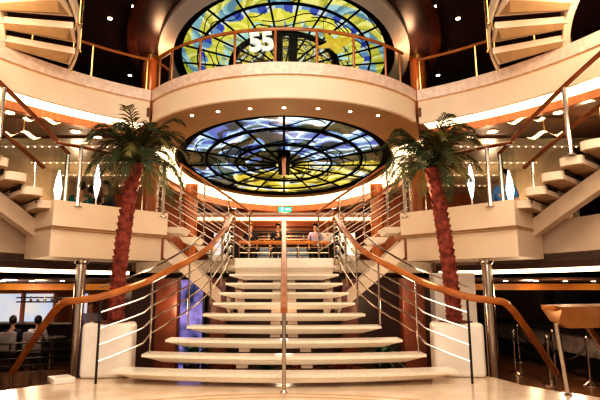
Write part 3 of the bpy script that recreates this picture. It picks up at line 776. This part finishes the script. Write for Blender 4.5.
# parapet with rails
t = thing('lounge_railing', 'low wooden kerb with dark metal rails in front of the lounge at left', 'railing', (-6,10.4,ZA))
rz = R(12)
def lp(x, off=0): return (x, 11.6+(x+4.4)*.42+off)
bm = B(); a0, a1 = lp(-7.6), lp(-4.2)
wall_strip(bm, [a0, a1], [(a0[0], a0[1]+.1), (a1[0], a1[1]+.1)], ZA, ZA+.28); obj('kerb', bm, M['floorwood'], t, smooth=False)
for z in (.02,-.14,-.3,-.45): obj('rail_bar', tube(B(), [(a0[0],a0[1]+.05,z), (a1[0],a1[1]+.05,z)], .022, 6), M['dark'], t)
for k in range(5):
    q = lp(-7.4+k*.78); obj('post', tube(B(), [(q[0],q[1]+.05,ZA+.25), (q[0],q[1]+.05,.04)], .022, 6), M['dark'], t)
# lounge tables & chairs
def table(x, y, label):
    t = thing('round_table', label, 'table', (x,y,ZA))
    obj('tabletop', lathe(B(), [(.36,.70),(.38,.715),(.38,.73)], (x,y,ZA), 24), M['barfront'], t); obj('pedestal', lathe(B(), [(.2,0),(.2,.02),(.035,.05),(.035,.7)], (x,y,ZA), 14), M['chrome'], t)
def chair(x, y, rot, label):
    t = thing('lounge_chair', label, 'chair', (x,y,ZA)); c, s_ = cos(rot), sin(rot)
    def pt(a, b): return (x+a*c-b*s_, y+a*s_+b*c)
    obj('seat', boxo((x,y,ZA+.43), (.48,.46,.09), rot, .03), M['trouser'], t)
    q = pt(0,-.22); obj('backrest', boxo((q[0],q[1],ZA+.72), (.48,.07,.5), rot, .03), M['barfront'], t)
    for a, b in ((-.2,-.2),(.2,-.2),(-.2,.2),(.2,.2)):
        q = pt(a, b); obj('leg', tube(B(), [(q[0],q[1],ZA), (q[0],q[1],ZA+.4)], .018, 6), M['dark'], t)
table(-6.35,14.1,'round table between the guests in the left lounge'); table(-5.2,13.4,'empty round table near the chrome column in the left lounge')

# ================================================================== PEOPLE
def skinmesh(name, verts, edges, rad, m, parent, sub=1, root=0):
    me = bpy.data.meshes.new(name); me.from_pydata(verts, edges, []); o = bpy.data.objects.new(name, me); C.objects.link(o)
    md = o.modifiers.new('s', 'SKIN'); md.use_smooth_shade = True
    for i, r in enumerate(rad): me.skin_vertices[0].data[i].radius = r if isinstance(r, tuple) else (r, r)
    me.skin_vertices[0].data[root].use_root = True
    sb = o.modifiers.new('u', 'SUBSURF'); sb.levels = sub; sb.render_levels = sub
    bpy.context.view_layer.update()
    nm = bpy.data.meshes.new_from_object(o.evaluated_get(bpy.context.evaluated_depsgraph_get())); bpy.data.objects.remove(o)
    nm.materials.clear(); nm.materials.append(m); nm.name = name
    q = bpy.data.objects.new(name, nm); C.objects.link(q); q.parent = parent; return q
def person(x, y, z, rot, sit, label, cloth, hair, group=None):
    t = tag(bpy.data.objects.new('person', None), label, 'person', group); C.objects.link(t); t.location = (x,y,z); t.rotation_euler = (0,0,rot)
    # figure faces +Y locally; hip height
    H = .50 if sit else .92
    V = [(0,0,H)]; E = []; Rr = [(.13,.10)]
    def add(p, par, r): V.append(p); Rr.append(r if isinstance(r, tuple) else (r, r)); E.append((par, len(V)-1)); return len(V)-1
    w = add((0,.01,H+.18), 0, (.12,.09)); ch = add((0,0,H+.40), w, (.15,.105)); nk = add((0,0,H+.54), ch, .052); n2 = add((0,.01,H+.60), nk, .05)
    hd = add((0,.02,H+.68), n2, (.075,.09)); add((0,.02,H+.78), hd, (.07,.085))
    hands = []
    for s in (-1, 1):
        sh = add((s*.18,0,H+.47), ch, .055)
        if sit: el = add((s*.24,.06,H+.22), sh, .042); wr = add((s*.16,.28,H+.24), el, .027); hb = add((s*.15,.35,H+.24), wr, .03); fd = Vector((0,1,-.1))
        else: el = add((s*.25,-.02,H+.20), sh, .042); wr = add((s*.24,.12,H+.02), el, .027); hb = add((s*.235,.17,H-.04), wr, .03); fd = Vector((0,.5,-.85))
        for k in range(4):
            b0 = Vector(V[hb])+Vector((s*(.022-.015*k),0,0))+fd*.03; f1 = add(tuple(b0), hb, .0085)
            f2 = add(tuple(b0+fd*(.035+.005*(k in (1,2)))), f1, .008); add(tuple(b0+fd*.06+Vector((0,0,-.012))), f2, .007)
        th_ = add(tuple(Vector(V[hb])+Vector((-s*.035,.0,.0))), hb, .009); add(tuple(Vector(V[hb])+Vector((-s*.05,.03,-.01))), th_, .008)
        hp = add((s*.10,0,H-.04), 0, .085)
        if sit: kn = add((s*.12,.42,H-.02), hp, .06); an = add((s*.12,.42,.08), kn, .04)
        else: kn = add((s*.11,.02,.50), hp, .06); an = add((s*.11,-.01,.08), kn, .04)
        add(tuple(Vector(V[an])+Vector((0,.15,-.04))), an, .035)
    skinmesh('body', V, E, Rr, M['skin'], t)
    def child(name, idx, extra, m, grow):
        pass
    # shirt
    sv = [(0,0,H-.02),(0,.01,H+.18),(0,0,H+.40),(0,0,H+.52)]; se = [(0,1),(1,2),(2,3)]; sr = [(.145,.12),(.14,.108),(.165,.122),(.075,.07)]
    for s in (-1, 1):
        sv += [(s*.18,0,H+.47), ((s*.24,.05,H+.24) if sit else (s*.25,-.02,H+.22))]; k = len(sv); se += [(2,k-2),(k-2,k-1)]; sr += [(.07,.07),(.055,.055)]
    skinmesh('shirt', sv, se, sr, cloth, t)
    tv = [(0,0,H)]; te = []; tr_ = [(.14,.115)]
    for s in (-1, 1):
        pts = [(s*.10,0,H-.05), (s*.12,.42,H-.02), (s*.12,.42,.1)] if sit else [(s*.10,0,H-.05), (s*.11,.02,.5), (s*.11,-.01,.1)]
        pr = 0
        for q, p_ in enumerate(pts): tv.append(p_); te.append((pr, len(tv)-1)); pr = len(tv)-1; tr_.append(((.10,.10),(.075,.075),(.06,.06))[q])
    skinmesh('trousers', tv, te, tr_, M['trouser'], t)
    bm = B(); bmesh.ops.create_uvsphere(bm, u_segments=16, v_segments=10, radius=1)
    bmesh.ops.scale(bm, vec=(.092,.108,.115), verts=bm.verts)
    dl = [v for v in bm.verts if v.co.y > .03 and v.co.z < .05]; bmesh.ops.delete(bm, geom=dl, context='VERTS')
    bmesh.ops.translate(bm, vec=(0,.0,H+.755), verts=bm.verts)
    o = obj('hair', bm, hair); o.parent = t
    bm = B()
    for s in (-1, 1): bmesh.ops.create_uvsphere(bm, u_segments=8, v_segments=6, radius=.012, matrix=Matrix.Translation((s*.032,.105,H+.735)))
    o = obj('eye', bm, M['dark']); o.parent = t
    bm = B(); tube(bm, [(0,.108,H+.74),(0,.128,H+.70),(0,.105,H+.69)], [.006,.014,.006], 6); o = obj('nose', bm, M['skin']); o.parent = t
    bm = B(); tube(bm, [(-.025,.098,H+.665),(0,.106,H+.663),(.025,.098,H+.665)], .006, 5); o = obj('mouth', bm, M['redpanel']); o.parent = t
    return t
chair(-6.83,12.95,R(0),'dark chair under the guest at the far left edge'); chair(-6.2,12.95,R(0),'dark chair under the guest in the white shirt')
person(-6.83,12.95,ZA,0,True,'seated person in dark clothing seen from behind at the far left of the lounge',M['navy'],M['hair'])
person(-6.2,12.95,ZA,R(10),True,'seated person in a white shirt with dark hair in the left lounge',M['white'],M['hair'])
person(-4.62,12.3,ZA,R(200),False,'person in a lilac shirt standing behind the left planter',M['lilac'],M['hair'])
person(-4.50,10.9,ZB,R(30),False,'person in a teal shirt seen over the left stair balcony',M['teal'],M['hair'])
person(-4.42,11.35,ZB,R(-40),False,'dark-haired person half hidden beside the teal shirted one on the left balcony',M['navy'],M['hair'])
person(-3.95,10.9,ZB-.0,R(150),False,'person with brown hair just left of the left palm trunk over the balcony edge',M['navy'],M['hair'])
person(4.38,9.75,ZB,R(120),False,'person in a blue shirt behind the right stair balcony posts',M['blue'],M['hair'])
person(-1.22,19.0-.75,ZB,R(180),False,'blond person in dark clothing standing left of the middle at the far bar',M['navy'],M['blond'])
person(-.22,19.0-.8,ZB,R(180),False,'dark-haired person standing behind the middle handrail at the far bar',M['navy'],M['hair'])
person(1.15,19.0-.72,ZB,R(180),False,'dark-haired person in a pale shirt standing right of the middle at the far bar',M['lilac'],M['hair'])
person(1.62,19.0-.5,ZB,R(170),False,'blond person in white at the right end of the far bar',M['white'],M['blond'])

# ================================================================== LOWER RIGHT BAR
t = thing('bar_counter', 'long dark bar with grey marble front along the right of the lower deck', 'counter', (6.5,13,ZA))
def strip(x0, y0, x1, y1, w, z0, z1, m, name):
    bm = B(); wall_strip(bm, [(x0,y0),(x1,y1)], [(x0+w,y0),(x1+w,y1)], z0, z1); obj(name, bm, m, t, smooth=False)
strip(7.0,8.6,6.9,17.6,.5,ZA,-.35,M['dark'],'counter_base'); strip(6.95,8.6,6.85,17.6,.5,-.35,.12,M['barfront'],'counter_front'); strip(6.85,8.5,6.75,17.6,.7,.12,.2,M['dark'],'counter_top')
struct('wall_lounge_right', boxo((10,18,.25), (9,.2,2.2)), M['darkceil'], smooth=False)
struct('window_4', boxo((9.4,13,.35), (.1,9,1.6)), M['glass2'], smooth=False)
struct('wall_bar_right', boxo((9.6,13,.25), (.2,11,2.2)), M['darkceil'], smooth=False)
# stanchions with ropes
SP = [(516,374),(520,362),(551,385),(556,373),(591,386),(597,376),(496,359)]
pos = [atz(a, b, ZA) for a, b in SP]
nm = ['nearest the fallen end of the right handrail','behind the right handrail','in the middle just right of the handrail end','behind the middle one','nearest the bronze podium','behind the podium post','farthest away by the chrome column']
for i, p in enumerate(pos):
    t = thing('stanchion', 'chrome rope stanchion %s' % nm[i], 'stanchion', p)
    obj('base', lathe(B(), [(.16,0),(.16,.02),(.10,.05),(.03,.10)], p, 20), M['chrome'], t)
    po = obj('pole', lathe(B(), [(.03,.09),(.03,.88),(.045,.89),(.045,.93)], p, 12), M['chrome'], t)
    obj('finial', lathe(B(), [(.015,.93),(.04,.95),(.048,.985),(.036,1.02),(.006,1.04)], p, 12), M['chrome'], po)
for a, b, l in ((0,2,'front'), (1,3,'back'), (2,4,'podium side')):
    pa, pb = pos[a]+Vector((0,0,.86)), pos[b]+Vector((0,0,.86))
    pts = [pa.lerp(pb, k/12)-Vector((0,0,.32*(1-(2*k/12-1)**2))) for k in range(13)]
    o = obj('barrier_rope', tube(B(), pts, .02, 8), M['dark']); tag(o, 'dark sagging barrier rope between stanchions, %s span' % l, 'rope')
# bronze podium
t = thing('podium', 'bronze curved-top podium on a slanted chrome post at the right edge', 'podium', (3.2,5.85,0))
bm = B(); rows = []
a = aty(549,309,5.85); 
for k in range(11):
    u = k/10; x = 3.06+u*1.1; d = .24*sin(min(1, u*7+.5)*pi/2); z = .985+.02*u
    rows.append([bm.verts.new((x,5.62,z)), bm.verts.new((x,6.1,z+.01)), bm.verts.new((x,6.06,z-.05)), bm.verts.new((x,5.9,z-d)), bm.verts.new((x,5.72,z-d)), bm.verts.new((x,5.64,z-.04))])
for p, q in zip(rows, rows[1:]):
    for k in range(6): bm.faces.new((p[k], p[(k+1)%6], q[(k+1)%6], q[k]))
bm.faces.new(rows[0]); bm.faces.new(rows[-1][::-1]); obj('top', bm, M['bronze'], t)
obj('handle', tube(B(), [(2.93,5.8,.975),(3.08,5.8,.96)], [.022,.035], 10), M['wood'], t)
obj('post', lathe(tube(B(), [(3.2,5.92,0),(3.13,5.92,.85)], .026, 12), [(.05,0),(.05,.012),(.028,.03)], (3.2,5.92,0), 14), M['chrome'], t)
t = thing('stair_railing', 'short sloping wooden handrail under the bronze podium at the right edge', 'railing', (4.2,6.6,ZA))
obj('handrail', tube(B(), [(3.66,6.3,.84),(4.0,6.7,.62),(4.6,7.3,.15),(5.0,7.7,-.05)], .04, 10), M['wood'], t); obj('post', tube(B(), [(4.6,7.3,ZA),(4.6,7.3,.15)], .02, 8), M['chrome'], t)

# ================================================================== FIXTURES
def downlight(p, r, label, group):
    t = thing('downlight', label, 'ceiling light', p, group)
    obj('trim_ring', lathe(B(), [(r*1.5,-.012),(r*1.5,0)], p, 14), M['brass'], t); obj('bulb', lathe(B(), [(r,-.02),(r,-.012)], p, 12), M['lamp'], t)
for px in (218,250,284,318,350,378,192):
    yy = 107+((px-284)/100)**2*9
    p = atz(px, yy, ZC-.172); downlight(p, .03, 'small round downlight in the tan soffit under the bow balcony', 'downlights under the bow balcony')
for s in (-1, 1):
    for (px, py) in ((110,18),(118,52),(130,75),(134,6)):
        p = atz(284+s*(284-px), py, ZD-.002); downlight(p, .05, 'small downlight in the dark top ceiling on the %s' % side[s], 'downlights in the %s top ceiling' % side[s])
    for (px, py) in ((10,112),(75,131),(98,137),(60,120)):
        p = atz(284+s*(284-px), py, ZC-.172); downlight(p, .075, 'round downlight in the brown ceiling beyond the %s cove light' % side[s], 'downlights beyond the %s cove' % side[s])
    for (px, py) in ((234,208),(256,207)):
        p = atz(284+s*(284-px), py, ZC-.172); downlight(p, .07, 'small downlight in the hall ceiling on the %s over the far bar' % side[s], 'downlights over the %s far bar' % side[s])
    for k in range(4):
        p = Vector((s*(4.9+k*.8), 11.2+.25*k, 1.358)); downlight(p, .05, 'small downlight in the dark lower ceiling on the %s' % side[s], 'downlights in the %s lower ceiling' % side[s])
    # rows of tiny lights on the hall side ceilings, seen through the glass
    struct('ceiling_side_hall_'+side[s], prism(B(), [(s*3.35,9.9),(s*6.6,9.9),(s*6.6,16),(s*3.35,16)], ZC-.21, ZC-.19), M['pane_wall'], smooth=False)
    for r_ in range(4):
        t = thing('light_strip', '%s hall ceiling light strip, row %s from the atrium' % (side[s], ('nearest','second','third','farthest')[r_]), 'ceiling light', (s*4.9,10.4+r_*1.4,ZC-.22))
        y = 10.4+r_*1.4
        obj('channel', boxo((s*4.95,y,ZC-.22), (3.1,.12,.02)), M['cream'], t)
        bm = B()
        for k in range(20): lathe(bm, [(.018,-.025),(.018,-.01)], (s*(3.5+k*.155),y,ZC-.22), 8)
        obj('bulbs', bm, M['striplamp'], t)
    # pale partition and crystal lamps
    struct('wall_side_hall_'+side[s], boxo((s*6.2,13.6,3.0), (.15,6.2,2.45)), M['pane_wall'], smooth=False)
    struct('wall_side_back_'+side[s], boxo((s*4.7,16.2,3.0), (3.0,.15,2.45)), M['panel'], smooth=False)
    for px, py, Y, w in ((97,183,9.9,'inner'), (58,190,9.2,'outer')):
        p = aty(px, py, Y); p.x *= s if s > 0 else 1; p.x = s*abs(p.x)
        t = thing('crystal_lamp', '%s %s spindle-shaped crystal lamp with white highlights put in as glow behind the stair balcony' % (side[s], w), 'lamp', (p.x,p.y,ZB))
        obj('crystal', lathe(B(), [(.01,-.33),(.05,-.15),(.075,.0),(.05,.2),(.01,.38)], p, 10), M['whiteglow'], t)  # glow stands in for bright reflections on the crystal
        obj('stand', lathe(B(), [(.14,0),(.14,.02),(.02,.04),(.02,p.z-.33-ZB)], (p.x,p.y,ZB), 12), M['chrome'], t)
    # wavy glowing glass sconces under the gallery
    for (px, py, q) in ((40,121,'upper'), (20,136,'lower')):
        a = aty(284+s*(284-px)-18, py-2, 7.9); pts = [aty(284+s*(284-px)+s*-1*(-18+k*4.5), py-3+3.2*sin(k*1.1)+.5*k, 8.2) for k in range(9)]
        t = thing('wave_lamp', '%s curving golden glass lamp under the gallery, the %s one' % (side[s], q), 'lamp', pts[4])
        bm = B(); rr = [(bm.verts.new(p), bm.verts.new(p+Vector((0,.12,.07)))) for p in pts]
        for u, v in zip(rr, rr[1:]): bm.faces.new((u[0], v[0], v[1], u[1]))
        obj('shade', bm, M['cove2'], t); obj('stem', tube(B(), [pts[4]+Vector((0,.1,.05)), Vector((pts[4].x,pts[4].y+.1,ZC-.17))], .01, 6), M['brass'], t)

# ================================================================== LIGHTS
def area(loc, rot, size, power, col=(1,.78,.55), sy=None):
    l = bpy.data.lights.new('area', 'AREA'); l.energy = power; l.color = col; l.size = size
    if sy: l.shape = 'RECTANGLE'; l.size_y = sy
    o = bpy.data.objects.new('area_light', l); C.objects.link(o); o.location = loc; o.rotation_euler = rot; return o
def point(loc, power, col=(1,.72,.45), r=.15):
    l = bpy.data.lights.new('p', 'POINT'); l.energy = power; l.color = col; l.shadow_soft_size = r
    o = bpy.data.objects.new('point_light', l); C.objects.link(o); o.location = loc; return o
area((0,2.5,6.9), (0,0,0), 6, 330, (1,.86,.70), 5)  # unseen warm fill lamp added high over the atrium
area((0,-1.5,3.6), (R(75),0,0), 5, 150, (1,.88,.74), 2.5)  # unseen fill lamp added behind the camera to brighten the fronts
area((0,13,4.0), (0,0,0), 3, 90, (1,.80,.58), 5)
for s in (-1, 1):
    point((s*3.6,5.2,3.6), 26); point((s*2.0,7.2,2.6), 10)
    point((s*5.3,12.5,3.4), 36); point((s*6.5,13.5,.9), 16, (1,.7,.45)); point((s*5.4,8.4,3.6), 22)
    point((s*1.7,8.2,.9), 9); point((s*4.3,9.0,1.1), 8); point((s*6,10,5.6), 12, (1,.6,.4)); point((s*3.0,11.2,6.5), 16, (1,.6,.35))
    point((s*4.0,6.0,4.95), 16, (1,.75,.5))
point((0,18.6,3.7), 45, (1,.6,.32)); point((0,8.3,.5), 6, (1,.7,.5)); point((0,12.2,3.3), 14)
point((5.6,10.2,1.0), 75, (1,.75,.5)); point((-6.6,12.2,1.1), 18, (.95,.85,.8)); point((-5.5,10.5,.9), 12)  # lamps added to brighten the right bar and the seated guests
w = bpy.data.worlds.new('w'); bpy.context.scene.world = w; w.use_nodes = True
w.node_tree.nodes['Background'].inputs[0].default_value = (1,.78,.58,1); w.node_tree.nodes['Background'].inputs[1].default_value = .28
# ================================================================== CAMERA
cd = bpy.data.cameras.new('cam'); cam = bpy.data.objects.new('camera', cd); C.objects.link(cam)
cam.location = (0,0,EH); cam.rotation_euler = (pi/2+TH, 0, 0); cd.sensor_width = 36; cd.lens = 30; cd.shift_x = 16/600; cd.clip_end = 100
bpy.context.scene.camera = cam
vs = bpy.context.scene.view_settings; vs.view_transform = 'Standard'
try: vs.look = 'High Contrast'
except Exception as e: pass
vs.exposure = .28
for o in bpy.data.objects:
    if '_w' in o: del o['_w']
